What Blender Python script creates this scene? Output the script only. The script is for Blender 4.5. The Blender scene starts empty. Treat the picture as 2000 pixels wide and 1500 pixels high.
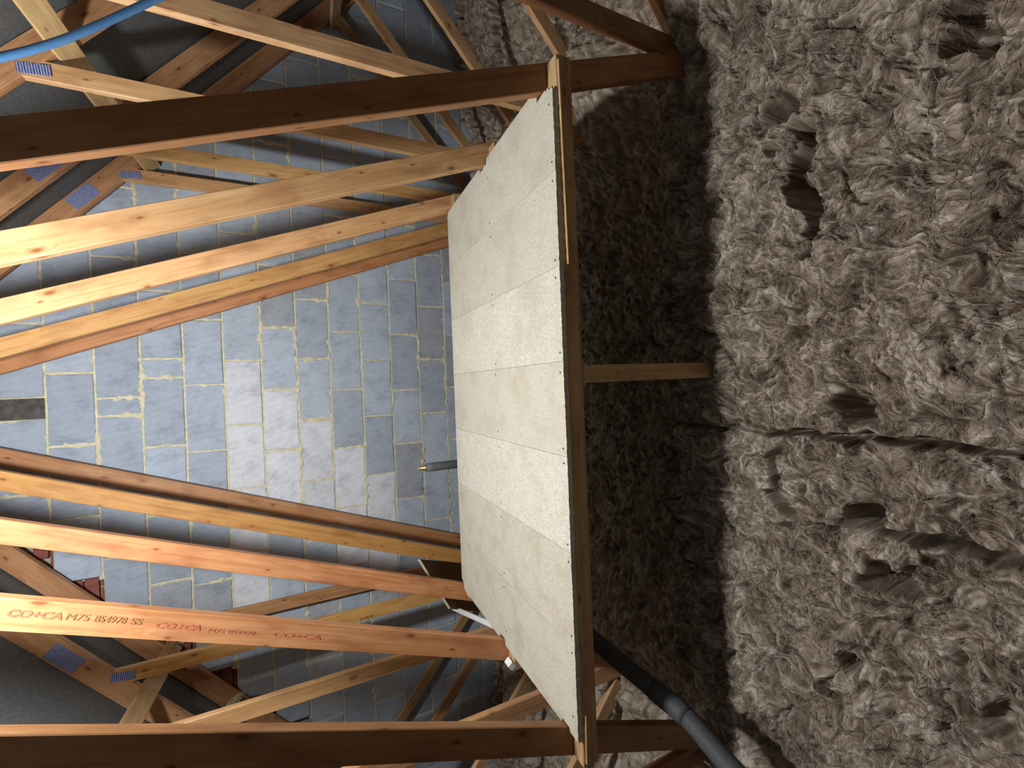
import bpy, bmesh, math, random
import numpy as np
from mathutils import Vector, Matrix

random.seed(7); rng = np.random.default_rng(7)
S = bpy.context.scene
C = S.collection

# ------------------------------------------------------------------ camera
# the phone was held sideways: the attic's "up" points to the left of the picture
CAM_POS = Vector((0.0464, -1.1821, 0.7499)); YAW, PITCH, ROLL, FPX = -.0013, .4411, -.0406, 815.0
def cam_axes():
    f = Vector((math.sin(YAW)*math.cos(PITCH), math.cos(YAW)*math.cos(PITCH), -math.sin(PITCH)))
    r = Vector((math.cos(YAW), -math.sin(YAW), 0)); u = r.cross(f)
    c, s = math.cos(ROLL), math.sin(ROLL)
    return f, c*r + s*u, -s*r + c*u
F_, R_, U_ = cam_axes()
cam = bpy.data.cameras.new('camera'); cam.sensor_fit = 'HORIZONTAL'; cam.sensor_width = 36
cam.lens = FPX/2000*36; cam.clip_start = .02
camo = bpy.data.objects.new('camera', cam); C.objects.link(camo)
X_, Y_, Z_ = -U_, R_, -F_
camo.matrix_world = Matrix(((X_.x, Y_.x, Z_.x, CAM_POS.x), (X_.y, Y_.y, Z_.y, CAM_POS.y), (X_.z, Y_.z, Z_.z, CAM_POS.z), (0, 0, 0, 1)))
S.camera = camo

# ------------------------------------------------------------------ world, lamp, exposure
w = bpy.data.worlds.new('world'); S.world = w; w.use_nodes = True
w.node_tree.nodes['Background'].inputs[0].default_value = (.6, .75, 1, 1)
w.node_tree.nodes['Background'].inputs[1].default_value = 0.004
ld = bpy.data.lights.new('attic_lamp', 'POINT'); ld.energy = 176; ld.shadow_soft_size = .08; ld.color = (.95, .98, 1.0)
lo = bpy.data.objects.new('attic_lamp', ld); C.objects.link(lo); lo.location = (-.07, .135, 2.02)
vs = S.view_settings
S.display_settings.display_device = 'sRGB'
vs.view_transform = 'Standard'; vs.look = 'None'; vs.exposure = 0.0; vs.gamma = 1; vs.use_curve_mapping = False

# ------------------------------------------------------------------ helpers
def link(name, me, mat=None, parent=None, color=None, mw=None):
    o = bpy.data.objects.new(name, me); C.objects.link(o)
    if mat and me is not None and not me.materials: me.materials.append(mat)
    if parent: o.parent = parent
    if mw is not None: o.matrix_local = mw
    if color: o.color = (*color, 1)
    return o
def empty(name, loc=(0, 0, 0)):
    o = bpy.data.objects.new(name, None); C.objects.link(o); o.location = loc; o.empty_display_size = .1
    return o
def tag(o, label=None, cat=None, group=None, kind=None):
    if label: o['label'] = label
    if cat: o['category'] = cat
    if group: o['group'] = group
    if kind: o['kind'] = kind
    return o
def mesh(name, vs_, fs, smooth=False):
    me = bpy.data.meshes.new(name); me.from_pydata([tuple(v) for v in vs_], [], [tuple(f) for f in fs])
    if smooth: me.polygons.foreach_set('use_smooth', [True]*len(me.polygons))
    me.update(); return me
def bm_mesh(bm, name, smooth=False):
    bmesh.ops.recalc_face_normals(bm, faces=bm.faces)
    me = bpy.data.meshes.new(name); bm.to_mesh(me); bm.free()
    if smooth: me.polygons.foreach_set('use_smooth', [True]*len(me.polygons))
    return me
def box_bm(bm, a, b):
    x0, y0, z0 = a; x1, y1, z1 = b
    v = [bm.verts.new(p) for p in ((x0,y0,z0),(x1,y0,z0),(x1,y1,z0),(x0,y1,z0),(x0,y0,z1),(x1,y0,z1),(x1,y1,z1),(x0,y1,z1))]
    for f in ((0,3,2,1),(4,5,6,7),(0,1,5,4),(1,2,6,5),(2,3,7,6),(3,0,4,7)): bm.faces.new([v[i] for i in f])
    return v
_beam_cache = {}
def beam_mesh(L, Wd, T, bev=.0025):
    key = (round(L, 4), round(Wd, 4), round(T, 4))
    if key not in _beam_cache:
        bm = bmesh.new(); box_bm(bm, (0, -Wd/2, -T/2), (L, Wd/2, T/2))
        bmesh.ops.bevel(bm, geom=bm.edges[:], offset=bev, segments=1, affect='EDGES')
        _beam_cache[key] = bm_mesh(bm, 'timber')
    return _beam_cache[key]
def beam(name, p0, p1, wdir, Wd, T, mat, parent=None, color=(1, 1, 1)):
    """timber from p0 to p1 (centre line); wdir = direction of its width Wd; T = the other dimension"""
    p0, p1 = Vector(p0), Vector(p1); a = (p1-p0); L = a.length; a.normalize()
    b = Vector(wdir); b = (b - a*b.dot(a)).normalized(); c = a.cross(b)
    off = parent.location if parent else Vector()
    q = p0 - off
    m = Matrix(((a.x, b.x, c.x, q.x), (a.y, b.y, c.y, q.y), (a.z, b.z, c.z, q.z), (0, 0, 0, 1)))
    return link(name, beam_mesh(L, Wd, T), mat, parent, color, m)
def tube_mesh(name, pts, rad, n=16, caps=True):
    pts = [Vector(p) for p in pts]; rads = rad if isinstance(rad, (list, tuple)) else [rad]*len(pts)
    V, Fc = [], []; ref = Vector((.13, .21, 1))
    for i, p in enumerate(pts):
        t = (pts[min(i+1, len(pts)-1)] - pts[max(i-1, 0)]).normalized()
        a = t.cross(ref).normalized(); b = t.cross(a)
        for k in range(n):
            an = 2*math.pi*k/n; V.append(p + (a*math.cos(an) + b*math.sin(an))*rads[i])
    for i in range(len(pts)-1):
        for k in range(n):
            Fc.append((i*n+k, i*n+(k+1) % n, (i+1)*n+(k+1) % n, (i+1)*n+k))
    if caps: Fc += [tuple(range(n))[::-1], tuple(range((len(pts)-1)*n, len(pts)*n))]
    return mesh(name, V, Fc, True)
def smooth_path(pts, n=8):
    pts = [Vector(p) for p in pts]; P = [pts[0]] + pts + [pts[-1]]; out = []
    for i in range(1, len(P)-2):
        for k in range(n):
            t = k/n; a, b, c, d = P[i-1], P[i], P[i+1], P[i+2]
            out.append(.5*((2*b) + (c-a)*t + (2*a-5*b+4*c-d)*t*t + (3*b-a-3*c+d)*t**3))
    return out + [pts[-1]]

# ------------------------------------------------------------------ materials
class NT:
    def __init__(s, name):
        s.m = bpy.data.materials.new(name); s.m.use_nodes = True; s.t = s.m.node_tree
        s.b = s.t.nodes['Principled BSDF']
    def n(s, typ, **kw):
        nd = s.t.nodes.new('ShaderNode'+typ)
        for k, v in kw.items():
            if k.startswith('_'): setattr(nd, k[1:], v)
        for k, v in kw.items():
            if k.startswith('_'): continue
            key = int(k[1:]) if k[0] == 'i' and k[1:].isdigit() else k.replace('__', ' ')
            if hasattr(v, 'is_output') or isinstance(v, bpy.types.NodeSocket): s.t.links.new(v, nd.inputs[key])
            else: nd.inputs[key].default_value = v
        return nd
    def ramp(s, fac, stops, interp='LINEAR'):
        nd = s.t.nodes.new('ShaderNodeValToRGB'); s.t.links.new(fac, nd.inputs[0]); cr = nd.color_ramp; cr.interpolation = interp
        while len(cr.elements) < len(stops): cr.elements.new(.5)
        for e, (p, c) in zip(cr.elements, stops):
            e.position = p; e.color = (*c, 1) if len(c) == 3 else c
        return nd.outputs[0]
    def mix(s, fac, a, b, blend='MIX'):
        nd = s.t.nodes.new('ShaderNodeMix'); nd.data_type = 'RGBA'; nd.blend_type = blend
        for i, v in ((0, fac), (6, a), (7, b)):
            if isinstance(v, bpy.types.NodeSocket): s.t.links.new(v, nd.inputs[i])
            else: nd.inputs[i].default_value = v if i == 0 else ((*v, 1) if len(v) == 3 else v)
        return nd.outputs[2]
    def math(s, op, a, b=0.0):
        nd = s.t.nodes.new('ShaderNodeMath'); nd.operation = op
        for i, v in ((0, a), (1, b)):
            if isinstance(v, bpy.types.NodeSocket): s.t.links.new(v, nd.inputs[i])
            else: nd.inputs[i].default_value = v
        return nd.outputs[0]
    def coords(s, which='Object', scale=(1, 1, 1), rnd=True):
        tc = s.n('TexCoord').outputs[which]
        if rnd:
            oi = s.n('ObjectInfo').outputs['Random']
            off = s.n('CombineXYZ', X=s.math('MULTIPLY', oi, 31.7), Y=s.math('MULTIPLY', oi, 17.3), Z=s.math('MULTIPLY', oi, 11.9)).outputs[0]
            tc = s.n('VectorMath', _operation='ADD', i0=tc, i1=off).outputs[0]
        mp = s.n('Mapping', Vector=tc); mp.inputs['Scale'].default_value = scale
        return mp.outputs[0]
    def bump(s, h, strength=.3, dist=.002):
        nd = s.n('Bump', Height=h, Strength=strength, Distance=dist); s.t.links.new(nd.outputs[0], s.b.inputs['Normal'])
    def out(s, col, rough=.8, spec=.25):
        if isinstance(col, bpy.types.NodeSocket): s.t.links.new(col, s.b.inputs['Base Color'])
        else: s.b.inputs['Base Color'].default_value = (*col, 1)
        if isinstance(rough, bpy.types.NodeSocket): s.t.links.new(rough, s.b.inputs['Roughness'])
        else: s.b.inputs['Roughness'].default_value = rough
        s.b.inputs['Specular IOR Level'].default_value = spec
        return s.m

def wood_material():
    g = NT('pine')
    col = g.n('ObjectInfo').outputs['Color']
    base = g.coords('Object')
    sp = g.n('SeparateXYZ', Vector=base)
    kv = g.n('CombineXYZ', X=g.math('MULTIPLY', sp.outputs[0], 4.2), Y=g.math('MULTIPLY', g.math('ADD', sp.outputs[1], g.math('MULTIPLY', sp.outputs[2], 1.3)), 9.5), Z=0.0).outputs[0]
    vk = g.n('TexVoronoi', _voronoi_dimensions='2D', _feature='F1', Vector=kv, Scale=1.0, Randomness=1.0)
    rnd = g.n('SeparateColor', Color=vk.outputs['Color'])
    kd = g.math('MULTIPLY', vk.outputs['Distance'], g.math('ADD', g.math('MULTIPLY', rnd.outputs[1], 1.6), .75))
    # the grain runs along local x and bends round the knots
    warp = g.math('MULTIPLY', g.ramp(kd, [(0, (1, 1, 1)), (.32, (0, 0, 0))]), .022)
    wv = g.n('CombineXYZ', X=0.0, Y=warp, Z=warp).outputs[0]
    pos = g.n('VectorMath', _operation='ADD', i0=base, i1=wv).outputs[0]
    gr = g.n('TexNoise', Vector=g.n('Mapping', Vector=pos, Scale=(1.6, 60, 60)).outputs[0], Scale=1.0, Detail=5.0, Roughness=.6).outputs[0]
    fine = g.n('TexNoise', Vector=g.n('Mapping', Vector=pos, Scale=(14, 320, 320)).outputs[0], Scale=1.0, Detail=3.0).outputs[0]
    c = g.ramp(gr, [(.30, (.49, .255, .11)), (.46, (.60, .35, .17)), (.56, (.66, .41, .21)), (.72, (.57, .315, .14))])
    c = g.mix(g.math('MULTIPLY', fine, .35), c, (.36, .15, .05))
    blot = g.n('TexNoise', Vector=g.n('Mapping', Vector=base, Scale=(5, 14, 14)).outputs[0], Scale=1.0, Detail=3.0).outputs[0]
    c = g.mix(g.ramp(blot, [(.48, (0, 0, 0)), (.74, (.75, .75, .75))]), c, (.34, .155, .07))
    rare = g.math('GREATER_THAN', g.n('SeparateColor', Color=vk.outputs['Color']).outputs[0], .45)
    ring = g.math('MULTIPLY', g.ramp(kd, [(.03, (.95, .95, .95)), (.06, (.75, .75, .75)), (.085, (.28, .28, .28)), (.2, (0, 0, 0))]), rare)
    c = g.mix(ring, c, (.22, .075, .025))
    pale = g.n('TexNoise', Vector=g.n('Mapping', Vector=base, Location=(7, 3, 1), Scale=(3, 30, 30)).outputs[0], Scale=1.0, Detail=4.0, Roughness=.65).outputs[0]
    c = g.mix(g.ramp(pale, [(.54, (0, 0, 0)), (.75, (.5, .5, .5))]), c, (.80, .56, .33))
    c = g.mix(1.0, c, col, 'MULTIPLY')
    g.bump(g.math('ADD', gr, g.math('MULTIPLY', fine, .5)), .25, .0012)
    return g.out(c, .48, .35)
def chip_material(name='chipboard', stain=.6, sc=5.0):
    g = NT(name); col = g.n('ObjectInfo').outputs['Color']; p = g.coords('Object')
    n1 = g.n('TexNoise', Vector=p, Scale=220.0, Detail=3.0, Roughness=.7).outputs[0]
    n2 = g.n('TexNoise', Vector=g.n('Mapping', Vector=p, Scale=(70, 26, 70)).outputs[0], Scale=1.0, Detail=3.0).outputs[0]
    n3 = g.n('TexNoise', Vector=p, Scale=sc, Detail=4.0, Roughness=.6).outputs[0]
    c = g.ramp(n1, [(.3, (.44, .405, .325)), (.5, (.64, .615, .53)), (.68, (.82, .80, .71))])
    c = g.mix(g.ramp(n2, [(.5, (0, 0, 0)), (.75, (.45, .45, .45))]), c, (.50, .44, .31))
    c = g.mix(g.ramp(n3, [(.48, (0, 0, 0)), (.72, (stain, stain, stain))]), c, (.40, .35, .25))
    c = g.mix(1.0, c, col, 'MULTIPLY'); g.bump(n1, .35, .0012)
    return g.out(c, .75, .2)
def block_material():
    g = NT('concrete_block'); col = g.n('ObjectInfo').outputs['Color']; p = g.coords('Object')
    n1 = g.n('TexNoise', Vector=p, Scale=9.0, Detail=6.0, Roughness=.62).outputs[0]
    n2 = g.n('TexNoise', Vector=p, Scale=160.0, Detail=3.0).outputs[0]
    wv = g.n('TexWave', _wave_type='RINGS', _rings_direction='Y', Vector=g.n('Mapping', Vector=p, Location=(.35, 0, .5), Scale=(1, 1, .8)).outputs[0], Scale=7.0, Distortion=7.0, Detail=3.0, Detail__Scale=3.0).outputs[1]
    c = g.ramp(n1, [(.28, (.72, .73, .75)), (.5, (1, 1, 1)), (.74, (1.12, 1.13, 1.14))])
    c = g.mix(g.math('MULTIPLY', g.ramp(wv, [(.5, (0, 0, 0)), (.95, (1, 1, 1))]), .2), c, (1.35, 1.36, 1.36))
    c = g.mix(g.math('MULTIPLY', n2, .18), c, (.6, .6, .62))
    c = g.mix(1.0, c, col, 'MULTIPLY')
    st = g.n('TexNoise', Vector=p, Scale=3.1, Detail=5.0, Roughness=.7).outputs[0]
    c = g.mix(g.ramp(st, [(.63, (0, 0, 0)), (.78, (.55, .55, .55))]), c, (.36, .325, .235))
    g.bump(g.math('ADD', n1, g.math('MULTIPLY', n2, .3)), .5, .004)
    return g.out(c, .8, .25)
def simple_noise(name, a, b, scale, rough=.85, bump=.4, dist=.003, spec=.2, tint=False):
    g = NT(name); p = g.coords('Object')
    n1 = g.n('TexNoise', Vector=p, Scale=scale, Detail=5.0, Roughness=.65).outputs[0]
    c = g.ramp(n1, [(.32, a), (.68, b)])
    if tint: c = g.mix(1.0, c, g.n('ObjectInfo').outputs['Color'], 'MULTIPLY')
    g.bump(n1, bump, dist); return g.out(c, rough, spec)
def wool_material():
    g = NT('mineral_wool'); p = g.coords('Object', rnd=False)
    at = g.n('Attribute', _attribute_name='fibre', _attribute_type='GEOMETRY').outputs['Fac']
    wp = g.n('TexNoise', Vector=p, Scale=7.0, Detail=3.0).outputs['Color']
    q = g.n('VectorMath', _operation='ADD', i0=p, i1=g.n('VectorMath', _operation='SCALE', i0=wp, Scale=.16).outputs[0]).outputs[0]
    f1 = g.n('TexNoise', Vector=g.n('Mapping', Vector=q, Rotation=(0, 0, .5), Scale=(40, 170, 120)).outputs[0], Scale=1.0, Detail=4.0, Roughness=.7, Distortion=.6).outputs[0]
    f2 = g.n('TexNoise', Vector=p, Scale=11.0, Detail=5.0, Roughness=.6).outputs[0]
    c = g.ramp(at, [(.15, (.125, .088, .060)), (.40, (.325, .252, .187)), (.6, (.475, .388, .30)), (.85, (.72, .635, .53))])
    c = g.mix(g.ramp(f1, [(.5, (0, 0, 0)), (.75, (.4, .4, .4))]), c, (.44, .38, .31))
    c = g.mix(g.ramp(f2, [(.42, (0, 0, 0)), (.72, (.6, .6, .6))]), c, (.145, .104, .07))
    f3 = g.n('TexNoise', Vector=g.n('Mapping', Vector=q, Scale=(150, 420, 300)).outputs[0], Scale=1.0, Detail=4.0, Roughness=.75).outputs[0]
    c = g.mix(g.ramp(f3, [(.5, (0, 0, 0)), (.72, (.35, .35, .35))]), c, (.16, .115, .08))
    c = g.mix(g.ramp(f3, [(.30, (.35, .35, .35)), (.46, (0, 0, 0))]), c, (.70, .62, .52))
    g.bump(g.math('ADD', f1, f3), .8, .004)
    return g.out(c, .95, .08)
def plate_material():
    g = NT('galvanised_plate_blue'); p = g.coords('Object', rnd=False)
    wv = g.n('TexWave', _wave_type='BANDS', Vector=p, Scale=36.0, Distortion=.6, Detail=2.0, Detail__Scale=6.0).outputs[1]
    n = g.n('TexNoise', Vector=p, Scale=90.0, Detail=2.0).outputs[0]
    c = g.mix(g.ramp(wv, [(.45, (0, 0, 0)), (.7, (1, 1, 1))]), (.075, .11, .38), (.55, .58, .68))
    c = g.mix(g.ramp(n, [(.55, (0, 0, 0)), (.7, (.7, .7, .7))]), c, (.10, .13, .36))
    g.b.inputs['Metallic'].default_value = .25
    return g.out(c, .45, .5)

M = dict(wood=wood_material(), chip=chip_material(stain=.4), chip2=chip_material('stained_chipboard', .5, 8.0), block=block_material(), wool=wool_material(), plate=plate_material(),
    mortar=simple_noise('mortar', (.55, .50, .33), (.80, .745, .545), 30, .9, .7, .006),
    brick=simple_noise('red_brick', (.20, .065, .05), (.33, .12, .09), 40, .9, .5, .004),
    leaf=simple_noise('outer_leaf_mortar', (.36, .33, .26), (.5, .47, .37), 20),
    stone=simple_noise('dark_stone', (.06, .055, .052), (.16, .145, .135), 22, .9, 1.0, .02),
    felt=simple_noise('bitumen_felt', (.100, .103, .103), (.150, .153, .152), 60, .85, .35, .003, .3),
    board=simple_noise('plasterboard', (.35, .33, .3), (.45, .43, .4), 12),
    foam=simple_noise('grey_pipe_foam', (.060, .063, .069), (.090, .094, .102), 120, .62, .25, .001, .35),
    greyfoam=simple_noise('mid_grey_pipe_foam', (.10, .105, .115), (.155, .16, .17), 120, .6, .2, .001, .35),
    screw=simple_noise('dark_screw', (.03, .028, .025), (.09, .08, .07), 60, .5, .1, .001, .5),
    white=simple_noise('white_plastic', (.92, .92, .92), (.97, .97, .97), 20, .4, .05, .001, .4),
    blue=simple_noise('blue_plastic', (.07, .21, .45), (.10, .26, .52), 30, .45, .05, .001, .5),
    redink=simple_noise('red_ink', (.50, .11, .06), (.66, .22, .12), 60, .7, .05),
    brownink=simple_noise('brown_ink', (.27, .13, .055), (.42, .2, .09), 60, .7, .05),
    blackink=simple_noise('black_ink', (.02, .014, .01), (.06, .04, .03), 60, .7, .05),
    offcut=simple_noise('shaded_board_face', (.17, .105, .055), (.26, .17, .095), 90, .7, .2, .001),
    sawn=simple_noise('sawn_board_edge', (.52, .45, .31), (.68, .61, .45), 150),
    straw=simple_noise('straw', (.50, .46, .27), (.68, .64, .42), 50),
    bounce_wall=simple_noise('dark_bounce_wall', (.05, .05, .05), (.08, .08, .08), 8))
g = NT('brass'); g.b.inputs['Metallic'].default_value = .9; M['brass'] = g.out((.62, .42, .17), .35, .5)

# ------------------------------------------------------------------ noise in numpy
def _hash(ix, iy, seed):
    h = (ix.astype(np.int64)*374761393 + iy.astype(np.int64)*668265263 + seed*974711) & 0xffffffff
    h = ((h ^ (h >> 13))*1274126177) & 0xffffffff
    return ((h ^ (h >> 16)) & 0xffff)/65536.0
def pn(x, y, seed=0):
    ix, iy = np.floor(x), np.floor(y); fx, fy = x-ix, y-iy
    u = fx*fx*fx*(fx*(fx*6-15)+10); v = fy*fy*fy*(fy*(fy*6-15)+10)
    def gr(dx, dy):
        a = _hash(ix+dx, iy+dy, seed)*2*np.pi
        return np.cos(a)*(fx-dx) + np.sin(a)*(fy-dy)
    a = gr(0, 0)*(1-u) + gr(1, 0)*u; b = gr(0, 1)*(1-u) + gr(1, 1)*u
    return (a*(1-v) + b*v)*1.5
def fbm(x, y, seed=0, oc=4, g=.5):
    s = 0; a = 1; t = 0
    for i in range(oc):
        s = s + a*pn(x*2**i, y*2**i, seed+i*13); t += a; a *= g
    return s/t
def sstep(a, b, x):
    t = np.clip((x-a)/(b-a), 0, 1); return t*t*(3-2*t)

# ------------------------------------------------------------------ geometry of the place
TY = [.06, .60, 1.20, 1.80, 2.20]          # front faces of the five trusses
TX = [-.05, -.037, -.027, -.008, .004]     # where each stands sideways
THK = .035
WALL_Y = 2.278
RIDGE, SLOPE, RDEP = 3.02, .87, .145       # underside of the rafters: Z = RIDGE - SLOPE*|X|
Z0, BH = -.4864, .225                      # bed joints of the gable wall
WOOL = -.70

# ------------------------------------------------------------------ setting: floor, roof, walls
bm = bmesh.new(); box_bm(bm, (-4.6, -2.7, -1.02), (4.6, 2.5, -.96))
tag(link('floor', bm_mesh(bm, 'floor'), M['board']), 'plasterboard ceiling below the insulation, almost wholly covered', kind='structure')
cs = 1/math.hypot(1, SLOPE)
for s in (1, -1):
    roof = empty('ceiling', (0, 0, 0)); tag(roof, 'dark grey roofing felt over the %s rafters' % ('binder-side upper' if s > 0 else 'stamped-timber side'), kind='structure')
    roof['label'] = 'dark roofing felt above the rafters %s' % ('where the blue pipe hangs' if s > 0 else 'beside the red-stamped timber')
    d = 0.0; k = 0; Ltot = 4.62/cs
    while d < Ltot:                        # overlapping courses of felt, each sheet sags a little between the rafters
        d1 = min(d+.80, Ltot); vs_, fs = [], []; ys = np.linspace(-2.7, 2.46, 53); nd = 9
        for j in range(nd):
            dd = d + (d1+.04-d)*j/(nd-1)
            for y in ys:
                gaps = min(abs(y-(t+THK/2)) for t in TY+[-.55, -1.15, -1.75, -2.35])
                sag = -.018*min(1, gaps/.25)**1.5 - .004*(1-j/(nd-1)) 
                x = dd*cs; z = RIDGE+RDEP+.012 - SLOPE*x + sag*.8
                vs_.append((s*x, y, z))
        n = len(ys)
        for j in range(nd-1):
            for i in range(n-1):
                q = (j*n+i, j*n+i+1, (j+1)*n+i+1, (j+1)*n+i); fs.append(q if s < 0 else q[::-1])
        link('felt_sheet', mesh('felt_sheet', vs_, fs, True), M['felt'], roof); d = d1; k += 1
# unseen wall added behind the camera for bounce light, coloured dark to limit it
bm = bmesh.new(); box_bm(bm, (-4.6, -2.76, -1.0), (4.6, -2.70, 3.3))
tag(link('wall_back_bounce', bm_mesh(bm, 'wall_back_bounce'), M['bounce_wall']), 'unseen dark wall added behind the camera for bounce light', kind='structure')

# ---- gable wall of concrete blocks
wall = empty('wall_gable', (0, WALL_Y, -.9)); tag(wall, 'grey concrete block gable wall with pale mortar joints', kind='structure')
woff = wall.location
PERP = {12: [.072, -.051], 11: [.218, -.225], 10: [.056, -.057], 9: [.30, .175, -.275], 8: [.566, .121, -.33], 7: [.286, -.169, -.617],
        6: [.523, .073, -.372], 5: [.733, .291, -.167, -.619], 4: [.495, .05, -.397, -.857], 3: [.726, .277, -.167, -.631],
        2: [.929, .484, .032, -.41, -.855], 1: [1.155, .721, .276, -.173], 0: [.929, .482, .038, -.409, -.857], 13: [.20, -.22], -1: [.71, .27, -.18], -2: [.5, .05, -.4]}
JW = .011
def roof_x(z): return (RIDGE+RDEP-z)/SLOPE
def row_edges(k):
    p = sorted(PERP[k]); L = [p[0]]
    while L[0] > -4.4: L.insert(0, L[0]-.447)
    e = L + p[1:]
    while e[-1] < 4.4: e.append(e[-1]+.447)
    return e
GREY, WHITE = (.415, .475, .555), (.69, .72, .77)
def block_color(k, xc):
    r = random.random(); v = .86+.28*r
    white = {7: (-1.7, .29), 6: (-1.0, .08), 5: (-.85, -.16), 4: (-1.35, -.39), 3: (-1.35, -.62)}
    c = GREY
    if k in white and white[k][0] < xc < white[k][1]: c = WHITE; v = .93+.12*r
    elif xc < -1.15 and (k, int(xc*2)) in {(5, -3), (3, -4), (7, -2), (3, -3), (5, -4)}: c = WHITE; v = .66
    elif k >= 8 and abs(xc) < 1.2: c = (.40, .46, .545)
    elif r < .18: c = (.41, .445, .49)
    return tuple(x*v for x in c)
def clip(poly, a, b, c):                   # keep a*x + b*z <= c
    out = []
    for i in range(len(poly)):
        p, q = poly[i], poly[(i+1) % len(poly)]; dp, dq = a*p[0]+b*p[1]-c, a*q[0]+b*q[1]-c
        if dp <= 0: out.append(p)
        if dp*dq < 0:
            t = dp/(dp-dq); out.append((p[0]+(q[0]-p[0])*t, p[1]+(q[1]-p[1])*t))
    return out
joint_rects = []
for k in range(-2, 14):
    zb, zt = Z0+BH*k, Z0+BH*(k+1); e = row_edges(k)
    xleft = -((RIDGE-zt)/SLOPE+.13)        # courses stop short at the left verge and leave the brick leaf showing
    for x0, x1 in zip(e, e[1:]):
        if k == 12 and abs((x0+x1)/2) < .05: continue            # the open pocket high in the wall
        a, b = max(x0, xleft)+JW/2, x1-JW/2
        if b-a < .05: continue
        jt = lambda m: random.uniform(-m, m)
        poly = [(a+jt(.003), zb+JW/2+jt(.002)), ((a+b)/2, zb+JW/2+jt(.003)), (b+jt(.003), zb+JW/2+jt(.002)), (b+jt(.003), (zb+zt)/2),
                (b+jt(.003), zt-JW/2+jt(.002)), ((a+b)/2, zt-JW/2+jt(.003)), (a+jt(.003), zt-JW/2+jt(.002)), (a+jt(.003), (zb+zt)/2)]
        poly = clip(poly, SLOPE, 1, RIDGE+RDEP-.005)
        if len(poly) < 3: continue
        poly = clip(poly, -SLOPE, 1, RIDGE+RDEP-.005)
        if len(poly) < 3: continue
        n = len(poly); cx = sum(p[0] for p in poly)/n; cz = sum(p[1] for p in poly)/n
        dy = jt(.0035); V = []
        for ins, y in ((.006, -.003), (.002, .000), (0, .006), (0, .09)):
            for x, z in poly:
                dx, dz = cx-x, cz-z; l = math.hypot(dx, dz) or 1
                V.append((x+dx/l*ins-cx, y+dy, z+dz/l*ins-cz))
        Fc = [tuple(range(n))]
        for r_ in range(3):
            for i in range(n): Fc.append((r_*n+i, (r_+1)*n+i, (r_+1)*n+(i+1) % n, r_*n+(i+1) % n))
        link('block', mesh('block', V, Fc), M['block'], wall, block_color(k, (x0+x1)/2), Matrix.Translation((cx, 0, cz-woff.z)))
# mortar: recessed between the blocks, squeezed out here and there
def mortar():
    xs = np.arange(-3.6, 3.61, .009); zs = np.arange(-.60, 2.72, .009)
    Xg, Zg = np.meshgrid(xs, zs); k = np.floor((Zg-Z0)/BH).astype(int)
    fz = (Zg-Z0) - k*BH; db = np.minimum(fz, BH-fz); dv = np.full_like(Xg, 9.0)
    for kk in range(-2, 14):
        m = k == kk; e = np.array(row_edges(kk)); xv = Xg[m]
        dv[m] = np.min(np.abs(xv[:, None]-e[None, :]), axis=1)
    d = np.minimum(db, dv)
    n1 = fbm(Xg*22, Zg*22, 3, 3); n2 = fbm(Xg*3.1+4, Zg*3.1, 5, 2)
    ooze = np.clip(n2*1.7+n1*1.0+.02, 0, 1)
    h = .0015 + .0075*ooze + n1*.0025 - np.maximum(0, d-.0065-.018*ooze*np.clip(n1+.3, 0, 1))*1.4   # how far proud of the block face
    Yg = np.where(d > .05, .03, np.minimum(.03, .003-h))
    zr = RIDGE+.02-SLOPE*np.abs(Xg); xl = -((RIDGE-(Z0+BH*(k+1)))/SLOPE+.15)
    bad = (Zg > RIDGE+RDEP-SLOPE*np.abs(Xg)) | (Xg < xl) | ((k == 12) & (Xg > -.05) & (Xg < .07) & (Zg > 2.22))
    idx = np.arange(Xg.size).reshape(Xg.shape)
    fb = bad[:-1, :-1] | bad[1:, :-1] | bad[:-1, 1:] | bad[1:, 1:]
    deep = (d > .05); fb |= deep[:-1, :-1] & deep[1:, :-1] & deep[:-1, 1:] & deep[1:, 1:]
    q = np.stack([idx[:-1, :-1], idx[:-1, 1:], idx[1:, 1:], idx[1:, :-1]], -1)[~fb]
    V = np.stack([Xg.ravel(), Yg.ravel(), Zg.ravel()-woff.z], -1)
    used = np.unique(q); rm = np.full(len(V), -1); rm[used] = np.arange(len(used))
    return np_mesh('mortar', V[used], rm[q], True)
def np_mesh(name, V, Q, smooth=False, attr=None):
    me = bpy.data.meshes.new(name); me.vertices.add(len(V)); me.vertices.foreach_set('co', np.ascontiguousarray(V, np.float32).ravel())
    k = Q.shape[1]; me.loops.add(Q.size); me.loops.foreach_set('vertex_index', np.ascontiguousarray(Q, np.int32).ravel())
    me.polygons.add(len(Q)); me.polygons.foreach_set('loop_start', np.arange(0, Q.size, k, dtype=np.int32))
    if smooth: me.polygons.foreach_set('use_smooth', np.ones(len(Q), bool))
    if attr is not None:
        a = me.attributes.new('fibre', 'FLOAT', 'POINT'); a.data.foreach_set('value', np.ascontiguousarray(attr, np.float32))
    me.update(); me.validate(); return me
mo = link('mortar', mortar(), M['mortar'], wall); mo['kind'] = 'stuff'
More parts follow.
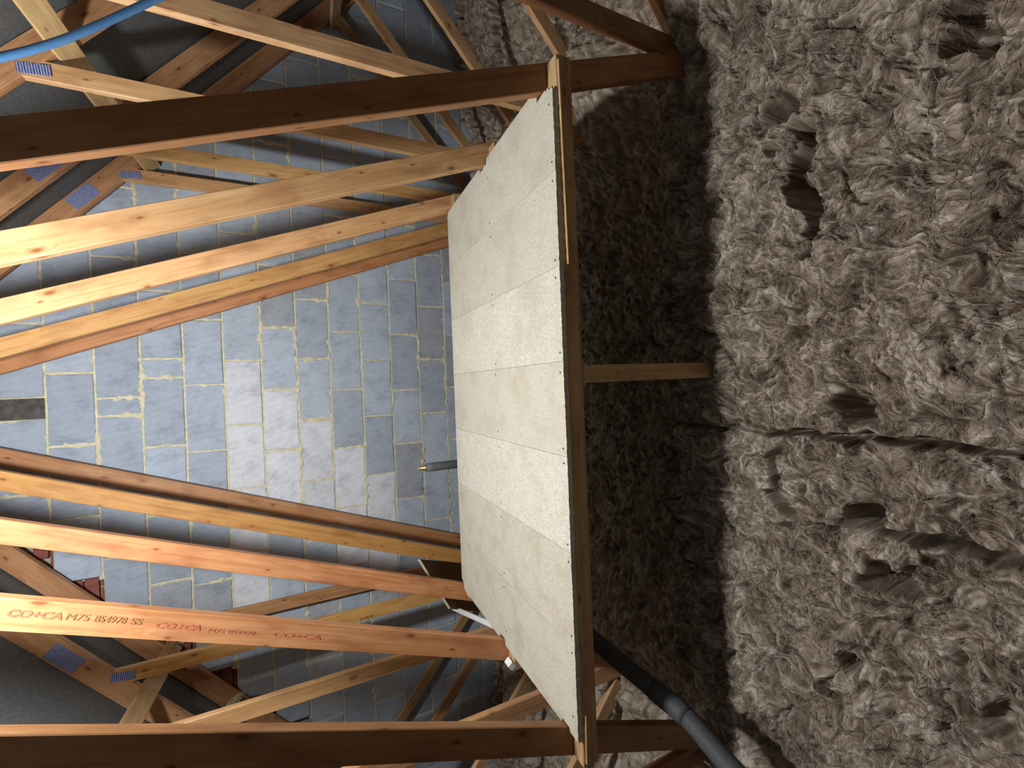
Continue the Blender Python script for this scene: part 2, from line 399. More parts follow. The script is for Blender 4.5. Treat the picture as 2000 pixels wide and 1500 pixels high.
# outer leaf behind the blocks, and the bricks of it that show under the left verge and in the pocket
bm = bmesh.new(); v = [bm.verts.new(p) for p in ((-4.6, .052, 0), (4.6, .052, 0), (0, .052, 4.2), (-4.6, .17, 0), (4.6, .17, 0), (0, .17, 4.2))]
for f in ((0, 1, 2), (5, 4, 3), (0, 3, 4, 1), (1, 4, 5, 2), (2, 5, 3, 0)): bm.faces.new([v[i] for i in f])
link('outer_leaf', bm_mesh(bm, 'outer_leaf'), M['leaf'], wall)
bm = bmesh.new(); box_bm(bm, (-.1065, 0, -.0325), (.1065, .06, .0325)); bmesh.ops.bevel(bm, geom=bm.edges[:], offset=.004, segments=1, affect='EDGES'); brick_me = bm_mesh(bm, 'brick')
for j in range(46):
    z = .55+.075*j
    for i in range(26):
        x = -3.6+.225*i+(.1125 if j % 2 else 0); u = RIDGE-SLOPE*abs(x)
        if (x < 0 and -.30 < z-u < .10 and z < 2.45 and z > 1.0) :
            link('brick', brick_me, M['brick'], wall, None, Matrix.Translation((x, .024+random.uniform(0, .006), z-woff.z)))

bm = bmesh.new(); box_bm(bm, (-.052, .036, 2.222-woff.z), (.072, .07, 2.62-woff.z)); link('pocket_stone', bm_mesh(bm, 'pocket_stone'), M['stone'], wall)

# ------------------------------------------------------------------ roof trusses
def plate_mesh(L, H):
    bm = bmesh.new(); box_bm(bm, (-L/2, -.0012, -H/2), (L/2, .0012, H/2))
    nx = max(3, int(L/.014)); nz = max(2, int(H/.022))
    for i in range(nx):
        for j in range(nz):
            x = -L/2+L*(i+.5)/nx; z = -H/2+H*(j+.5)/nz + (.003 if i % 2 else -.003)
            box_bm(bm, (x-.0022, -.0026, z-H/nz*.33), (x+.0022, -.0010, z+H/nz*.33))
    return bm_mesh(bm, 'nail_plate')
PL_BIG, PL_SMALL = plate_mesh(.165, .082), plate_mesh(.105, .045)
TLAB = ['nearest roof truss, its wide front faces in dark shadow',
        'second roof truss from the camera, red lettering stamped on one web',
        'third roof truss from the camera, standing at the back edge of the platform',
        'fourth roof truss from the camera, handwriting on one upright',
        'farthest roof truss, tight against the grey block wall']
# tint of each timber: (inner web right, inner web left, upright right, upright left, strut, rafter)
TINT = [((.70, .56, .47), (.66, .55, .46), (.52, .42, .39), (.52, .42, .39), (.9, .88, .85), (.7, .62, .58)),  # nearest truss: shade on its front faces put into these darker tints
        ((1.10, 1.10, 1.05), (1.06, .86, .76), (1.05, 1.08, 1.1), (1.05, 1.0, .95), (.95, .98, 1.0), (.86, .78, .74)),
        ((1.12, 1.08, 1.02), (1.0, .77, .67), (1.08, 1.1, 1.05), (1.08, 1.08, 1.0), (.95, .98, 1.0), (.86, .78, .74)),
        ((1.02, .95, .68), (.92, .80, .50), (1.12, 1.12, .9), (1.1, 1.05, .68), (.80, .80, .76), (.92, .85, .80)),
        ((.98, .76, .64), (.80, .68, .64), (1.05, 1.02, .95), (.85, .76, .70), (.74, .78, .82), (.84, .74, .72))]
trusses = []; webs = {}
for t in range(5):
    y0 = TY[t]; yc = y0+THK/2; x0 = TX[t]; T = empty('roof_truss', (x0, yc, -.93)); trusses.append(T)
    tag(T, TLAB[t], 'truss', 'timber roof trusses in front of the gable wall'); tint = TINT[t]
    for s in (1, -1):
        R = s > 0
        rdx = Vector((s, 0, -SLOPE)).normalized(); rn = Vector((SLOPE*s, 0, 1)).normalized()
        dep = RDEP*rn.z
        a = Vector((x0+s*.0, yc, RIDGE)) + rn*dep/2; b = a + rdx*5.75
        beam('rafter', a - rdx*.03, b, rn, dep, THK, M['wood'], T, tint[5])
        # inner web: bottom tie to ridge
        d = Vector((-s*.375, 0, 1)).normalized(); nrm = Vector((s, 0, .375)).normalized()
        e0 = Vector((x0+s*(1.10+.375*.76), yc+.0008, -.76)); L = (2.72+.76)/d.z
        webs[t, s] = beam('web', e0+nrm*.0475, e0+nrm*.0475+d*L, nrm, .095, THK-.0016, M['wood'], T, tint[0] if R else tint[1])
        # upright from the bottom tie to the rafter
        zt = RIDGE-SLOPE*1.415+.03
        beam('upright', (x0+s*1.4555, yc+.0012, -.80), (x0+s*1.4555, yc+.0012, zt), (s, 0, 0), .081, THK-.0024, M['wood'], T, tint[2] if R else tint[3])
        # strut leaning out to the rafter
        sd = Vector((s, 0, .85)).normalized(); sn = Vector((s*.85, 0, -1)).normalized()
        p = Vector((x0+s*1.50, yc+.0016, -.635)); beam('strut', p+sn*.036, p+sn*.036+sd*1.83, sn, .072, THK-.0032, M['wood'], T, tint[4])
        # punched metal nail plates
        rot = Matrix.Rotation(math.atan(SLOPE)*s, 4, 'Y')
        pc = Vector((s*1.245, -THK/2-.0008, RIDGE-SLOPE*1.245+.93)) + rn*dep*.52
        link('nail_plate', PL_BIG, M['plate'], T, None, Matrix.Translation(pc) @ rot)
        pc = Vector((s*1.452, -THK/2-.0008, RIDGE-SLOPE*1.452+.93-.005))
        link('nail_plate', PL_SMALL, M['plate'], T, None, Matrix.Translation(pc) @ Matrix.Rotation(math.pi/2-.12*s, 4, 'Y'))
    beam('bottom_tie', (x0-4.3, yc, -.88), (x0+4.3, yc, -.88), (0, 0, 1), .097, THK, M['wood'], T, (.9, .8, .75))

# stamped and written marks on the timbers (flat ink on the front faces)
def text_mesh(body, size, bold=0.0):
    cu = bpy.data.curves.new('ink', 'FONT'); cu.body = body; cu.size = size; cu.resolution_u = 3
    o = bpy.data.objects.new('ink', cu); C.objects.link(o)
    me = bpy.data.meshes.new_from_object(o.evaluated_get(bpy.context.evaluated_depsgraph_get()))
    bpy.data.objects.remove(o); bpy.data.curves.remove(cu)
    if bold > 0:                            # thick stencil strokes: the outline laid down several times, slightly shifted
        V = [v_.co.copy() for v_ in me.vertices]; Fc = [tuple(p_.vertices) for p_ in me.polygons]; n = len(V); V2, F2 = [], []
        for i, (dx, dy) in enumerate(((0, 0), (1, 0), (-1, 0), (0, 1), (0, -1), (.7, .7), (-.7, -.7))):
            V2 += [(v_.x+dx*bold, v_.y+dy*bold, v_.z+i*.00001) for v_ in V]; F2 += [tuple(k+i*n for k in f) for f in Fc]
        me = mesh('ink', V2, F2)
    return me
def px_on(x, y, Y):                         # where a line of sight through a picture point meets the plane Y
    d = F_ + R_*((1500-y-750)/FPX) + U_*(-(x-1000)/FPX); t = (Y-CAM_POS.y)/d.y
    return CAM_POS + d*t
def ink(name, body, size, mat, owner, p, along, up, bold=0.0, shear=0.0, squash=1.0):
    a = Vector(along).normalized(); u = Vector(up); u = (u-a*u.dot(a)).normalized(); n = a.cross(u)
    me = text_mesh(body, size, bold)
    wd = max(v_.co.x for v_ in me.vertices)
    for v_ in me.vertices: v_.co.x = v_.co.x*squash/wd + shear*v_.co.y   # squash = wanted length
    m = Matrix(((a.x, u.x, n.x, p[0]), (a.y, u.y, n.y, p[1]), (a.z, u.z, n.z, p[2]), (0, 0, 0, 1)))
    o = link(name, me, mat); bpy.context.view_layer.update()
    o.parent = owner; o.matrix_parent_inverse = owner.matrix_world.inverted(); o.matrix_world = m
    return o
bpy.context.view_layer.update()
down = Vector((-.375, 0, -1)).normalized(); yF = TY[1]+.0005
for body, xa, ya, xb, yb, hgt, mat, bold, sh in (('CO+CA', 9, 1203, 120, 1210, .029, 'redink', .0014, .2), ('M75', 125, 1210, 172, 1212, .028, 'brownink', .0003, .1), ('BS4978', 181, 1214, 244, 1218, .029, 'brownink', .0002, .1),
                           ('SS', 252, 1219, 275, 1220, .028, 'brownink', .0003, .1), ('CO+CA', 300, 1226, 390, 1234, .026, 'redink', .0011, .25), ('M75 BS4978', 404, 1235, 495, 1243, .019, 'redink', 0.0, .2), ('CO+CA', 530, 1243, 625, 1252, .022, 'redink', .0003, .3)):
    p, q_ = px_on(xa, ya, yF), px_on(xb, yb, yF); ink('stamped_lettering', body, hgt, M[mat], webs[1, -1], p, down, (1, 0, -.375), bold, sh, (q_-p).length)
up4 = [o for o in trusses[3].children if o.name.startswith('upright')][1]
p = px_on(701, 1213, TY[3]+.0020); ink('handwriting', 'SHAM', .028, M['blackink'], up4, p, (0, 0, -1), (1, 0, 0), 0.0, .25, .085)

# longitudinal binders under the rafters
for s, lx, lab in ((1, 1.560, 'pale yellow binder under the rafters behind the blue pipe'), (-1, 1.573, 'grey-brown binder under the rafters beyond the red-stamped timber'), (1, 2.875, 'greyish binder low under the rafters near the wall, reaching the frame edge')):
    rn = Vector((SLOPE*s, 0, 1)).normalized(); rdx = Vector((s, 0, -SLOPE)).normalized()
    c0 = Vector((s*lx-.01, -2.65, RIDGE-SLOPE*lx)) - rn*.012
    b_ = beam('binder', c0, c0+Vector((0, WALL_Y+2.64, 0)), rdx, .098, .022, M['wood'], None, (1.25, 1.5, 1.5) if s > 0 else (.95, 1.0, 1.0))
    if lx > 2: b_.color = (.85, 1.05, 1.35, 1)
    tag(b_, lab, 'binder', 'binders tying the trusses together')

# ------------------------------------------------------------------ platform
P = empty('loft_platform', (0, 0, -.9)); tag(P, 'raised platform of seven pale chipboard panels screwed to timber bearers', 'platform')
EDGES = [1.076, .7536, .4336, .1136, -.2064, -.5264, -.8464, -1.160]
def jag(pts):
    out = []
    for p, q in zip(pts, pts[1:]+pts[:1]):
        out.append(p); L = math.dist(p, q)
    return out
def panel(poly, z0, z1):
    n = len(poly); cx = sum(p[0] for p in poly)/n; cy = sum(p[1] for p in poly)/n; bm = bmesh.new()
    lo_ = [bm.verts.new((x, y, z0)) for x, y in poly]; hi = [bm.verts.new((x, y, z1)) for x, y in poly]
    bm.faces.new(hi); bm.faces.new(lo_[::-1])
    for i in range(n): bm.faces.new((lo_[i], lo_[(i+1) % n], hi[(i+1) % n], hi[i]))
    return bm_mesh(bm, 'chipboard_panel')
def rough(p, q, n, amp):                    # a sawn or broken edge between two corners
    return [(p[0]+(q[0]-p[0])*i/n+(random.uniform(-amp, amp) if 0 < i else 0), p[1]+(q[1]-p[1])*i/n+(random.uniform(-amp, amp) if 0 < i else 0)) for i in range(n)]
bm = bmesh.new(); bmesh.ops.create_circle(bm, cap_ends=True, segments=8, radius=.0042); bmesh.ops.translate(bm, verts=bm.verts, vec=(0, 0, .0006)); screw_me = bm_mesh(bm, 'screw')
FRONT, BACK = 0.0, 1.213
for i in range(7):
    r_, l_ = EDGES[i]-.0006, EDGES[i+1]+.0006
    if i == 0:
        right = [(1.022, FRONT), (1.034, .012), (1.030, .022), (1.046, .030), (1.038, .043), (1.048, .050), (1.040, .108), (1.071, .104), (1.064, .118), (1.086, .114), (1.092, .135), (1.087, .50),
                 (1.084, .585), (1.058, .592), (1.066, .612), (1.052, .640), (1.061, .655), (1.049, .668), (1.070, .672), (1.080, .695), (1.077, 1.10), (1.072, 1.195), (1.055, BACK)]
        poly = right + rough((1.05, BACK), (l_, BACK), 12, .0015) + [(l_, BACK), (l_, FRONT)] + rough((l_, FRONT), (1.02, FRONT), 24, .0018)
    elif i == 6:
        poly = [(r_, FRONT), (r_, BACK), (-1.10, BACK), (-1.112, 1.19), (-1.152, 1.165), (-1.157, .65), (-1.13, .645), (-1.13, .595), (-1.158, .590), (-1.162, .105), (-1.147, .10), (-1.147, .055), (-1.160, .05), (-1.161, FRONT)] + rough((-1.16, FRONT), (r_, FRONT), 24, .0018)[1:]
    else:
        poly = [(r_, FRONT), (r_, BACK)] + rough((r_, BACK), (l_, BACK), 16, .0012)[1:] + [(l_, BACK), (l_, FRONT)] + rough((l_, FRONT), (r_, FRONT), 32, .0018)[1:]
    tone = [.90, .93, 1.02, .96, 1.03, .92, .90][i]; warm = [(1, .99, .95), (1, .98, .94), (1, 1, .97), (1, .975, .93), (1, 1, .98), (1, .97, .92), (1, .98, .92)][i]
    pn_ = link('chipboard_panel', panel(poly, .882, .9), M['chip2' if i > 4 else 'chip'], P, tuple(tone*c_ for c_ in warm))
    for yy in (.022, .575, 1.178):
        for xx in (max(l_, -1.12)+.028, min(r_, 1.02)-.030):
            s_ = link('screw', screw_me, M['screw'], pn_, None, Matrix.Translation((xx+random.uniform(-.008, .008), yy+random.uniform(-.006, .006), .9)))
for (y0, y1, xr, xl) in ((.0015, .0585, 1.148, -1.255), (.538, .598, 1.142, -1.252), (1.138, 1.198, 1.165, -1.20)):
    beam('bearer', (xl, (y0+y1)/2, -.0485), (xr, (y0+y1)/2, -.0485), (0, 1, 0), y1-y0, .060, M['wood'], P, (.95, 1.05, 1.05))
beam('prop', (.0695, .026, -.0785), (.0695, .026, -.93), (1, 0, 0), .062, .045, M['wood'], P, (1.0, 1.1, 1.1))
beam('packing_strip', (.44, -.004, -.0325), (1.125, -.004, -.0245), (0, 0, 1), .007, .009, M['wood'], P, (1.25, 1.45, 1.45))
beam('packing_strip', (-1.24, -.003, -.027), (-1.08, -.003, -.031), (0, 0, 1), .006, .007, M['wood'], P, (1.25, 1.45, 1.45))
# faint grading stamp on the front bearer
bear = [o for o in P.children if o.name.startswith('bearer')][0]; bpy.context.view_layer.update()
bm = bmesh.new()
for i in range(9):
    x = -.57+.0075*i+random.uniform(-.001, .001); z = -.058+.004*(i % 3); box_bm(bm, (x, .0011, z-.005), (x+.0022, .00155, z+.005+.004*random.random()))
so = link('grading_stamp', bm_mesh(bm, 'grading_stamp'), M['brownink']); so.parent = bear; so.matrix_parent_inverse = bear.matrix_world.inverted()

# ------------------------------------------------------------------ smaller things around the platform
# board leaning behind the platform; its face's shade is put into the brown colour
q = [px_on(820, 1092, 1.44), px_on(880, 1188, 1.44), px_on(938, 1194, 1.70), px_on(905, 1100, 1.70)]
a, b = (q[1]-q[0]), (q[3]-q[0]); nb = a.cross(b).normalized(); nb = nb if nb.y > 0 else -nb
V = q + [p_+nb*.018 for p_ in q]
q2 = [q[0], q[1], q[2]+(q[2]-q[1])*.45, q[3]+(q[3]-q[0])*.45]; V = q2 + [p_+nb*.018 for p_ in q2]
off = mesh('chipboard_offcut', V, [(0, 1, 2, 3), (7, 6, 5, 4), (0, 4, 5, 1), (1, 5, 6, 2), (2, 6, 7, 3), (3, 7, 4, 0)])
o = link('chipboard_offcut', off, M['offcut'])
off.materials.append(M['sawn'])
for pf in off.polygons[2:]: pf.material_index = 1
o.name = 'chipboard_offcut'; tag(o, 'chipboard offcut, its face coloured dark as in shade, leaning behind the far corner of the platform', 'board')
# white strip next to it
a, b = px_on(884, 1188, 1.62), px_on(884, 1188, 1.62)
def px_z(x, y, Z):
    d = F_ + R_*((1500-y-750)/FPX) + U_*(-(x-1000)/FPX); t = (Z-CAM_POS.z)/d.z; return CAM_POS + d*t
a, b = px_z(884, 1187, -.06), px_z(962, 1221, -.06)
o = beam('plastic_trim', a, b+(b-a)*.25, (1, 0, 0), .030, .012, M['white']); tag(o, 'bright white plastic strip sticking out beside the leaning offcut', 'trim strip')
o = beam('plastic_block', px_on(990, 1293, .56)+Vector((.0, 0, -.006)), px_on(999, 1299, .56)+Vector((-.004, 0, -.006)), (0, 1, 0), .045, .028, M['white']); tag(o, 'small white plastic piece at the end of the middle bearer', 'plastic piece')
# capped vent pipe with grey foam and a brass tip behind the platform
t = empty('capped_pipe', (-.447, 1.36, -.85)); tag(t, 'upright grey foam-covered pipe with a pointed brass tip behind the platform', 'pipe')
link('foam_sleeve', tube_mesh('foam_sleeve', [(0, 0, 0), (0, 0, .96), (.0, 0, 1.004), (0, 0, 1.004)], [.0265, .0265, .0265, .016], 20), M['greyfoam'], t)
link('brass_tip', tube_mesh('brass_tip', [(0, 0, .99), (0, 0, 1.018), (0, 0, 1.018), (0, 0, 1.028), (0, 0, 1.030), (0, 0, 1.046), (0, 0, 1.056)], [.018, .018, .0145, .0145, .0105, .008, .002], 14), M['brass'], t)
# foam-covered pipe running out from under the platform
t = empty('insulated_pipe', (-1.14, .05, -.40)); tag(t, 'thick black foam-insulated pipe running under the platform', 'pipe')
pp = [Vector(p_) for p_ in ((-.90, .62, -.12), (-1.053, .267, -.278), (-1.144, .053, -.378), (-1.178, -.073, -.415), (-1.215, -.235, -.415), (-1.27, -.50, -.42))]
path = [p_-t.location for p_ in smooth_path(pp, 8)]
link('foam_sleeve', tube_mesh('foam_sleeve', path[:17], .0335, 24), M['foam'], t)
link('foam_sleeve', tube_mesh('foam_sleeve', path[16:25], .0375, 24), M['foam'], t)
link('foam_sleeve', tube_mesh('foam_sleeve', path[24:], .034, 24), M['foam'], t)
# blue plastic water pipe hanging from the roof
bp_ = smooth_path([(.62, .25, 1.93), (.74, .25, 1.66), (.815, .25, 1.52), (.886, .25, 1.411), (.929, .25, 1.345), (.991, .25, 1.265), (1.122, .25, 1.121), (1.33, .25, .90), (1.62, .27, .64)], 6)
o = link('water_pipe', tube_mesh('water_pipe', bp_, .0095, 14), M['blue']); tag(o, 'bright blue plastic pipe curving down through the roof space', 'pipe')
# frayed straw wisp caught at the verge
base = px_on(435, 1396, 2.13); tip = px_on(480, 1349, 2.13); bm = bmesh.new(); V, Fc = [], []
for i in range(26):
    a = base+Vector((random.uniform(-.012, .02), random.uniform(-.01, .01), random.uniform(-.015, .015))); b = base.lerp(tip, random.uniform(.55, 1.05))+Vector((random.uniform(-.015, .015), random.uniform(-.012, .012), random.uniform(-.012, .012)))
    mid = a.lerp(b, .5)+Vector((random.uniform(-.015, .03), 0, random.uniform(-.01, .03))); tm = tube_mesh('wisp', smooth_path([a, mid, b], 5), [.0035]*3+[.003]*5+[.0022, .0015, .0008], 5)
    n = len(V); V += [v_.co.copy() for v_ in tm.vertices]; Fc += [tuple(n+k for k in p_.vertices) for p_ in tm.polygons]; bpy.data.meshes.remove(tm)
bm.free(); o = link('straw_wisp', mesh('straw_wisp', V, Fc, True), M['straw']); tag(o, 'frayed pale yellow wisp caught at the edge of the block wall', 'straw')

# ------------------------------------------------------------------ mineral wool
SEAM1, SEAM2 = -.162, -.423
def flow(x, y):
    return .9 + 1.9*pn(x*1.1+3, y*1.1, 21) + 2.0*pn(x*5.2, y*5.2+7, 22) + 1.9*pn(x*15, y*15, 23)
def trench(u, v, u0, u1, v0, width, depth, soft=.03):
    e = sstep(u0-soft, u0+soft, u)*(1-sstep(u1-soft, u1+soft, u)); return -depth*e*np.exp(-(np.abs(v-v0)/width)**4)
def pit(x, y, cx, cy, rx, ry, depth): return -depth*np.exp(-(((x-cx)/rx)**2+((y-cy)/ry)**2)**1.8)
def wool_h(X, Y, fine=True):
    wx = X+.022*pn(X*7, Y*7, 31)+.010*pn(X*24, Y*24, 32); wy = Y+.022*pn(X*7, Y*7, 33)+.010*pn(X*24, Y*24, 34)
    h = WOOL + .042*pn(X*1.9+1, Y*1.9, 35) + .032*pn(wx*5, wy*5, 36) - .012*((X > SEAM2) & (X < SEAM1) & (Y < -.2))
    h = h + .10*sstep(1.25, 1.5, X)*(Y < 9) + .13*sstep(1.9, 2.6, X)*sstep(.2, 2.0, Y) + .06*sstep(-1.9, -2.6, X)
    h = h + .15*sstep(1.05, 1.3, X)*sstep(.30, .55, Y)*(1-sstep(1.6, 2.0, X)) + .07*sstep(-1.1, -1.35, X)*sstep(.3, .55, Y)
    h = h - .05*sstep(.1, .5, Y)*(np.abs(X) < 1.6)
    n = pn(wx*10, wy*10, 37); h = h + .040*(np.abs(n)**.8-.3)             # rounded clumps with creases between
    n = pn(wx*21+5, wy*21, 38); h = h + .025*(np.abs(n)-.25)
    n = pn(wx*44+5, wy*44, 48); h = h + .011*(np.abs(n)-.25)
    n = pn(wx*33+1, wy*33, 49); h = h - .016*np.exp(-(n/.07)**2)*sstep(.12, .4, pn(X*7+3, Y*7, 50))
    sx, sy = wx, wy; wx = wx + .05*pn(X*5+2, Y*5, 41) + .022*pn(X*15, Y*15, 42); wy = wy + .05*pn(X*5, Y*5+8, 43) + .022*pn(X*15, Y*15, 44)
    n = pn(wx*4.5+9, wy*4.5, 39); h = h - .030*np.exp(-(n/.06)**2)*sstep(-.1, .3, pn(X*2.3, Y*2.3, 40))
    # seams between the blankets and the gaps seen in the photograph
    h = h + trench(-sy, sx, .22, 3, SEAM1, .012, .13) + trench(-sy, sx, .45, 3, SEAM2, .015, .14) + trench(-sy, sx, -.3, .25, SEAM1, .010, .05)
    h = h + trench(wx, wy, .42, .86, -.395, .021+.009*pn(X*6, Y*0+3, 45), .235) + pit(wx, wy, .93, -.335, .024, .06, .16) + pit(wx, wy, .985, -.245, .032, .022, .17) + pit(wx, wy, .80, -.275, .02, .015, .07)
    h = h + pit(wx, wy, -.075, -.50, .03, .045, .22) + pit(wx, wy, -.10, -.66, .05, .09, .07) + pit(wx, wy, -.40, -.535, .026, .03, .19) + pit(wx, wy, -.56, -.575, .026, .035, .19)
    h = h + pit(wx, wy, -.875, -.452, .026, .026, .17) + pit(wx, wy, -.80, -.49, .012, .05, .09) + trench(wx, wy, .76, 1.0, -.775, .022, .10) + pit(wx, wy, -.84, -.755, .05, .03, .08) + pit(wx, wy, -.47, -.40, .01, .03, .06)
    h = h + trench(wx, wy, -.47, -.20, -.245, .010, .06) + .022*np.exp(-((wy+.222)/.018)**2)*sstep(-.5, -.44, wx)*(1-sstep(-.24, -.2, wx))
    h = h + .035*sstep(-.36, -.44, Y)*sstep(-.2, 0, X) + .03*np.exp(-(((X+.62)/.14)**2+((Y+.62)/.10)**2))
    for yy in (1.52, 2.1, .93): h = h + trench(wx, wy, 1.6, 4, yy, .035, .13) + trench(-wx, wy, 1.6, 4, yy, .035, .12)
    return h
def lic(xs, ys, cell, steps, seed):
    """streaks of a random grain smeared along the fibre direction"""
    nx, ny = len(xs), len(ys); X, Y = np.meshgrid(xs, ys); r = np.random.default_rng(seed)
    gx, gy = int((xs[-1]-xs[0])/cell)+3, int((ys[-1]-ys[0])/cell)+3; G = r.random((gy, gx))
    def smp(px, py):
        u = np.clip((px-xs[0])/cell, 0, gx-1.001); v = np.clip((py-ys[0])/cell, 0, gy-1.001); iu, iv = u.astype(int), v.astype(int); fu, fv = u-iu, v-iv
        iu2, iv2 = np.minimum(iu+1, gx-1), np.minimum(iv+1, gy-1)
        return (G[iv, iu]*(1-fu)+G[iv, iu2]*fu)*(1-fv)+(G[iv2, iu]*(1-fu)+G[iv2, iu2]*fu)*fv
    th = flow(X, Y); tot = smp(X, Y)
    for sg in (1, -1):
        px, py, t = X.copy(), Y.copy(), th
        for i in range(steps):
            px = px+sg*np.cos(t)*cell*1.1; py = py+sg*np.sin(t)*cell*1.1
            iu = np.clip(((px-xs[0])/(xs[-1]-xs[0])*(nx-1)).astype(int), 0, nx-1); iv = np.clip(((py-ys[0])/(ys[-1]-ys[0])*(ny-1)).astype(int), 0, ny-1); t = th[iv, iu]
            tot += smp(px, py)
    tot /= 2*steps+1; return np.clip(.5+(tot-tot.mean())/tot.std()*.17, 0, 1)
FX = np.arange(-1.70, 1.5501, .003); FY = np.arange(-1.0, .2501, .003)
L1 = lic(FX, FY, .0095, 3, 1); L2 = lic(FX, FY, .0036, 5, 2)
XX, YY = np.meshgrid(FX, FY); LM = np.clip(.5+(L1-.5)*.85+(L2-.5)*.7+.42*fbm(XX*7, YY*7, 91, 4), 0, 1)
HH = wool_h(XX, YY) + .018*(L1-.5) + .009*(L2-.5)
ex = np.minimum.reduce([np.abs(XX-SEAM1), np.abs(XX-SEAM2), XX-FX[0], FX[-1]-XX, np.where(XX > SEAM1, np.abs(YY+.385), 9), YY-FY[0], FY[-1]-YY]); ex = np.clip(ex/.02-.15, 0, 1)
HX = XX + ex*(.010*pn(XX*16, YY*16, 51) + .004*(L2-.5)); HYY = YY + ex*(.010*pn(XX*16+4, YY*16, 52) + .004*(L1-.5))
def grid_quads(ny, nx):
    idx = np.arange(nx*ny).reshape(ny, nx); return np.stack([idx[:-1, :-1], idx[:-1, 1:], idx[1:, 1:], idx[1:, :-1]], -1).reshape(-1, 4)
def blanket(label, x0, x1, y0, y1):
    """one blanket: fine surface plus sides down to the floor"""
    near = lambda A_, v: int(np.argmin(np.abs(A_-v))); ix = np.arange(near(FX, x0), near(FX, x1)+1); iy = np.arange(near(FY, y0), near(FY, y1)+1)
    s = np.ix_(iy, ix); ny, nx = len(iy), len(ix)
    V = np.stack([HX[s].ravel(), HYY[s].ravel(), HH[s].ravel()], -1); A = LM[s].ravel(); Q = grid_quads(ny, nx); n = len(V)
    idx = np.arange(n).reshape(ny, nx); ring = np.concatenate([idx[0, :], idx[1:, -1], idx[-1, -2::-1], idx[-2:0:-1, 0]])
    B = V[ring].copy(); B[:, 2] = -.955; V = np.concatenate([V, B]); A = np.concatenate([A, A[ring]]); m = len(ring); k = np.arange(m)
    Q = np.concatenate([Q, np.stack([ring[k], n+k, n+(k+1) % m, ring[(k+1) % m]], -1)])
    o = link('insulation_blanket', np_mesh('insulation_blanket', V, Q, True, A), M['wool']); tag(o, label, 'insulation', 'mineral wool laid over the attic floor')
    return o
def coarse_blanket(label, x0, x1, y0, y1, st):
    xs, ys = np.arange(x0, x1+st*.5, st), np.arange(y0, y1+st*.5, st); X, Y = np.meshgrid(xs, ys)
    l = np.clip(.5+.9*fbm(X*30+2*pn(X*8, Y*8, 61), Y*55+2*pn(X*8, Y*8, 62), 60, 3), 0, 1)
    H = wool_h(X, Y) + .014*(l-.5); H = np.maximum(H, -.95)
    ex = np.clip(np.minimum.reduce([X-xs[0], xs[-1]-X, Y-ys[0], ys[-1]-Y])/.03, 0, 1)
    V = np.stack([(X+ex*.012*pn(X*12, Y*12, 53)).ravel(), (Y+ex*.012*pn(X*12, Y*12, 54)).ravel(), H.ravel()], -1); A = l.ravel(); Q = grid_quads(len(ys), len(xs)); n = len(V)
    idx = np.arange(n).reshape(len(ys), len(xs)); ring = np.concatenate([idx[0, :], idx[1:, -1], idx[-1, -2::-1], idx[-2:0:-1, 0]])
    B = V[ring].copy(); B[:, 2] = -.955; V = np.concatenate([V, B]); A = np.concatenate([A, A[ring]]); m = len(ring); k = np.arange(m)
    Q = np.concatenate([Q, np.stack([ring[k], n+k, n+(k+1) % m, ring[(k+1) % m]], -1)])
    o = link('insulation_blanket', np_mesh('insulation_blanket', V, Q, True, A), M['wool']); tag(o, label, 'insulation', 'mineral wool laid over the attic floor'); return o
BL = [(blanket('brown wool blanket closest to the camera beyond the long dark trench', SEAM1, 1.55, -1.0, -.385), (SEAM1, 1.4, -.95, -.40)),
      (blanket('brown wool strip between the dark trench and the shadow of the platform', SEAM1, 1.55, -.385, .25), (SEAM1, 1.45, -.37, .12)),
      (blanket('narrow brown wool blanket between the two straight seams', SEAM2, SEAM1, -1.0, .25), (SEAM2+.02, SEAM1-.02, -.95, .08)),
      (blanket('lumpy brown wool blanket beside the black foam-covered pipe', -1.70, SEAM2, -1.0, .25), (-1.35, SEAM2-.02, -.95, .1))]
coarse_blanket('wool in deep shadow under the chipboard platform', -1.70, 1.55, .25, 2.258, .012)
coarse_blanket('wool heaped into the eaves behind the nearest truss, below the low binder', 1.55, 4.1, -1.0, 2.258, .011)
coarse_blanket('wool in the eaves below the red-stamped timber, past the pipe', -4.1, -1.70, -1.0, 2.258, .012)
coarse_blanket('wool on the floor underneath and behind the camera', -4.1, 4.1, -2.68, -1.0, .03)
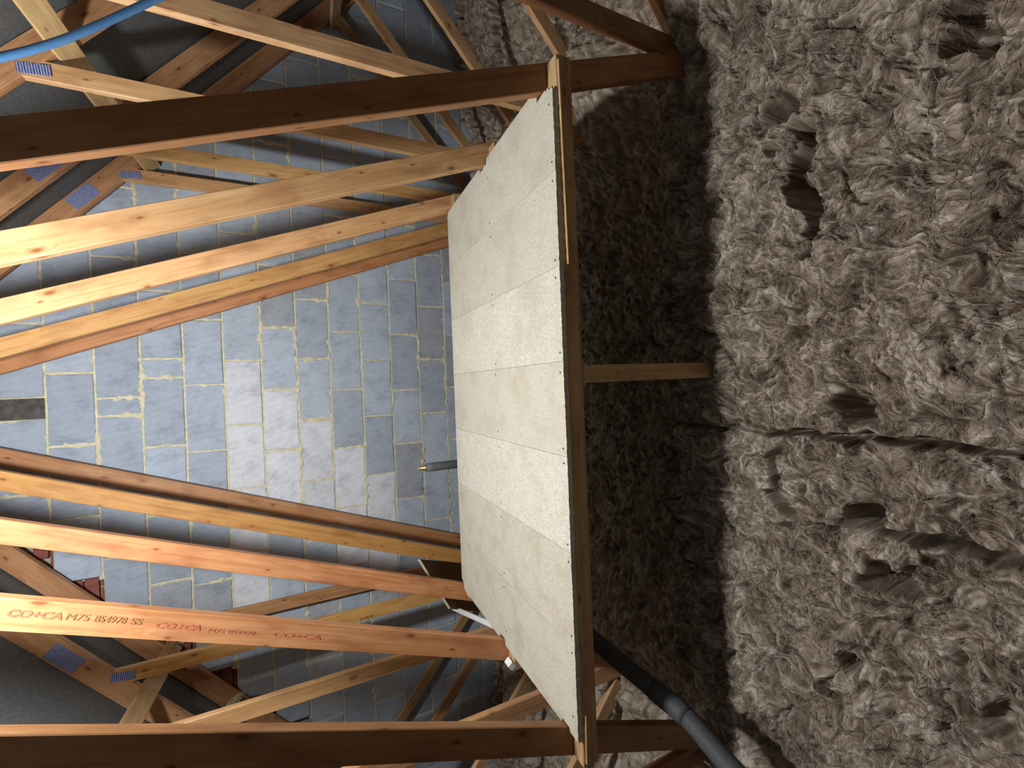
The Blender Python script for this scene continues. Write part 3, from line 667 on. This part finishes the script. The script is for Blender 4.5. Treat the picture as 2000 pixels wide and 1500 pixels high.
# loose fibres lying on the blankets
def fibres(o, x0, x1, y0, y1, n, seed):
    r = np.random.default_rng(seed); SG = 8
    px = r.uniform(x0, x1, n); py = r.uniform(y0, y1, n); ln = r.uniform(.02, .075, n)*r.uniform(.4, 1, n); rad = r.uniform(.0003, .0008, n)
    dth = r.normal(0, .5, n); curl = r.normal(0, 1, n)*r.choice([8, 22, 50], n, p=[.4, .4, .2]); lift = r.exponential(.004, n); P_ = []
    th = flow(px, py)+dth; x, y = px.copy(), py.copy()
    for k in range(SG):
        iu = np.clip(((x-FX[0])/.003).astype(int), 0, len(FX)-1); iv = np.clip(((y-FY[0])/.003).astype(int), 0, len(FY)-1)
        t = k/(SG-1); z = HH[iv, iu]+.0012+lift*np.sin(t*np.pi)
        P_.append(np.stack([x, y, z], -1)); x = np.clip(x+np.cos(th)*ln/SG, x0, x1); y = np.clip(y+np.sin(th)*ln/SG, y0, y1); th = th+curl*ln/SG+r.normal(0, .12, n)
    P_ = np.stack(P_, 1)                                     # n, SG, 3
    for _ in range(2): P_[:, 1:-1, 2] = np.maximum(P_[:, 1:-1, 2], .5*(P_[:, :-2, 2]+P_[:, 2:, 2]))
    tg = np.gradient(P_, axis=1); sd = np.stack([-tg[..., 1], tg[..., 0], np.zeros_like(tg[..., 0])], -1); sd /= np.linalg.norm(sd, axis=-1, keepdims=True)+1e-9
    taper = rad[:, None]*np.array([.5, .9, 1, 1, 1, 1, .8, .4])[None]; up = np.array([0, 0, 1.0])
    ring = np.stack([P_+sd*taper[..., None], P_-sd*taper[..., None], P_+up*taper[..., None]*1.3], 2)   # n, SG, 3, 3
    V = ring.reshape(-1, 3); b = (np.arange(n)*SG*3)[:, None, None]; k = np.arange(SG-1)[None, :, None]*3; c = np.arange(3)[None, None, :]; c2 = (c+1) % 3
    Q = np.stack([b+k+c, b+k+c2, b+k+3+c2, b+k+3+c], -1).reshape(-1, 4)
    A = np.repeat(np.clip(r.normal(.72, .14, n), .3, 1), SG*3)
    f = link('loose_fibre', np_mesh('loose_fibre', V, Q, True, A), M['wool'], o); f['kind'] = 'stuff'
for i, (o, (x0, x1, y0, y1)) in enumerate(BL):
    fibres(o, x0, x1, y0, y1, int(5200*(x1-x0)*(y1-y0)), 70+i)
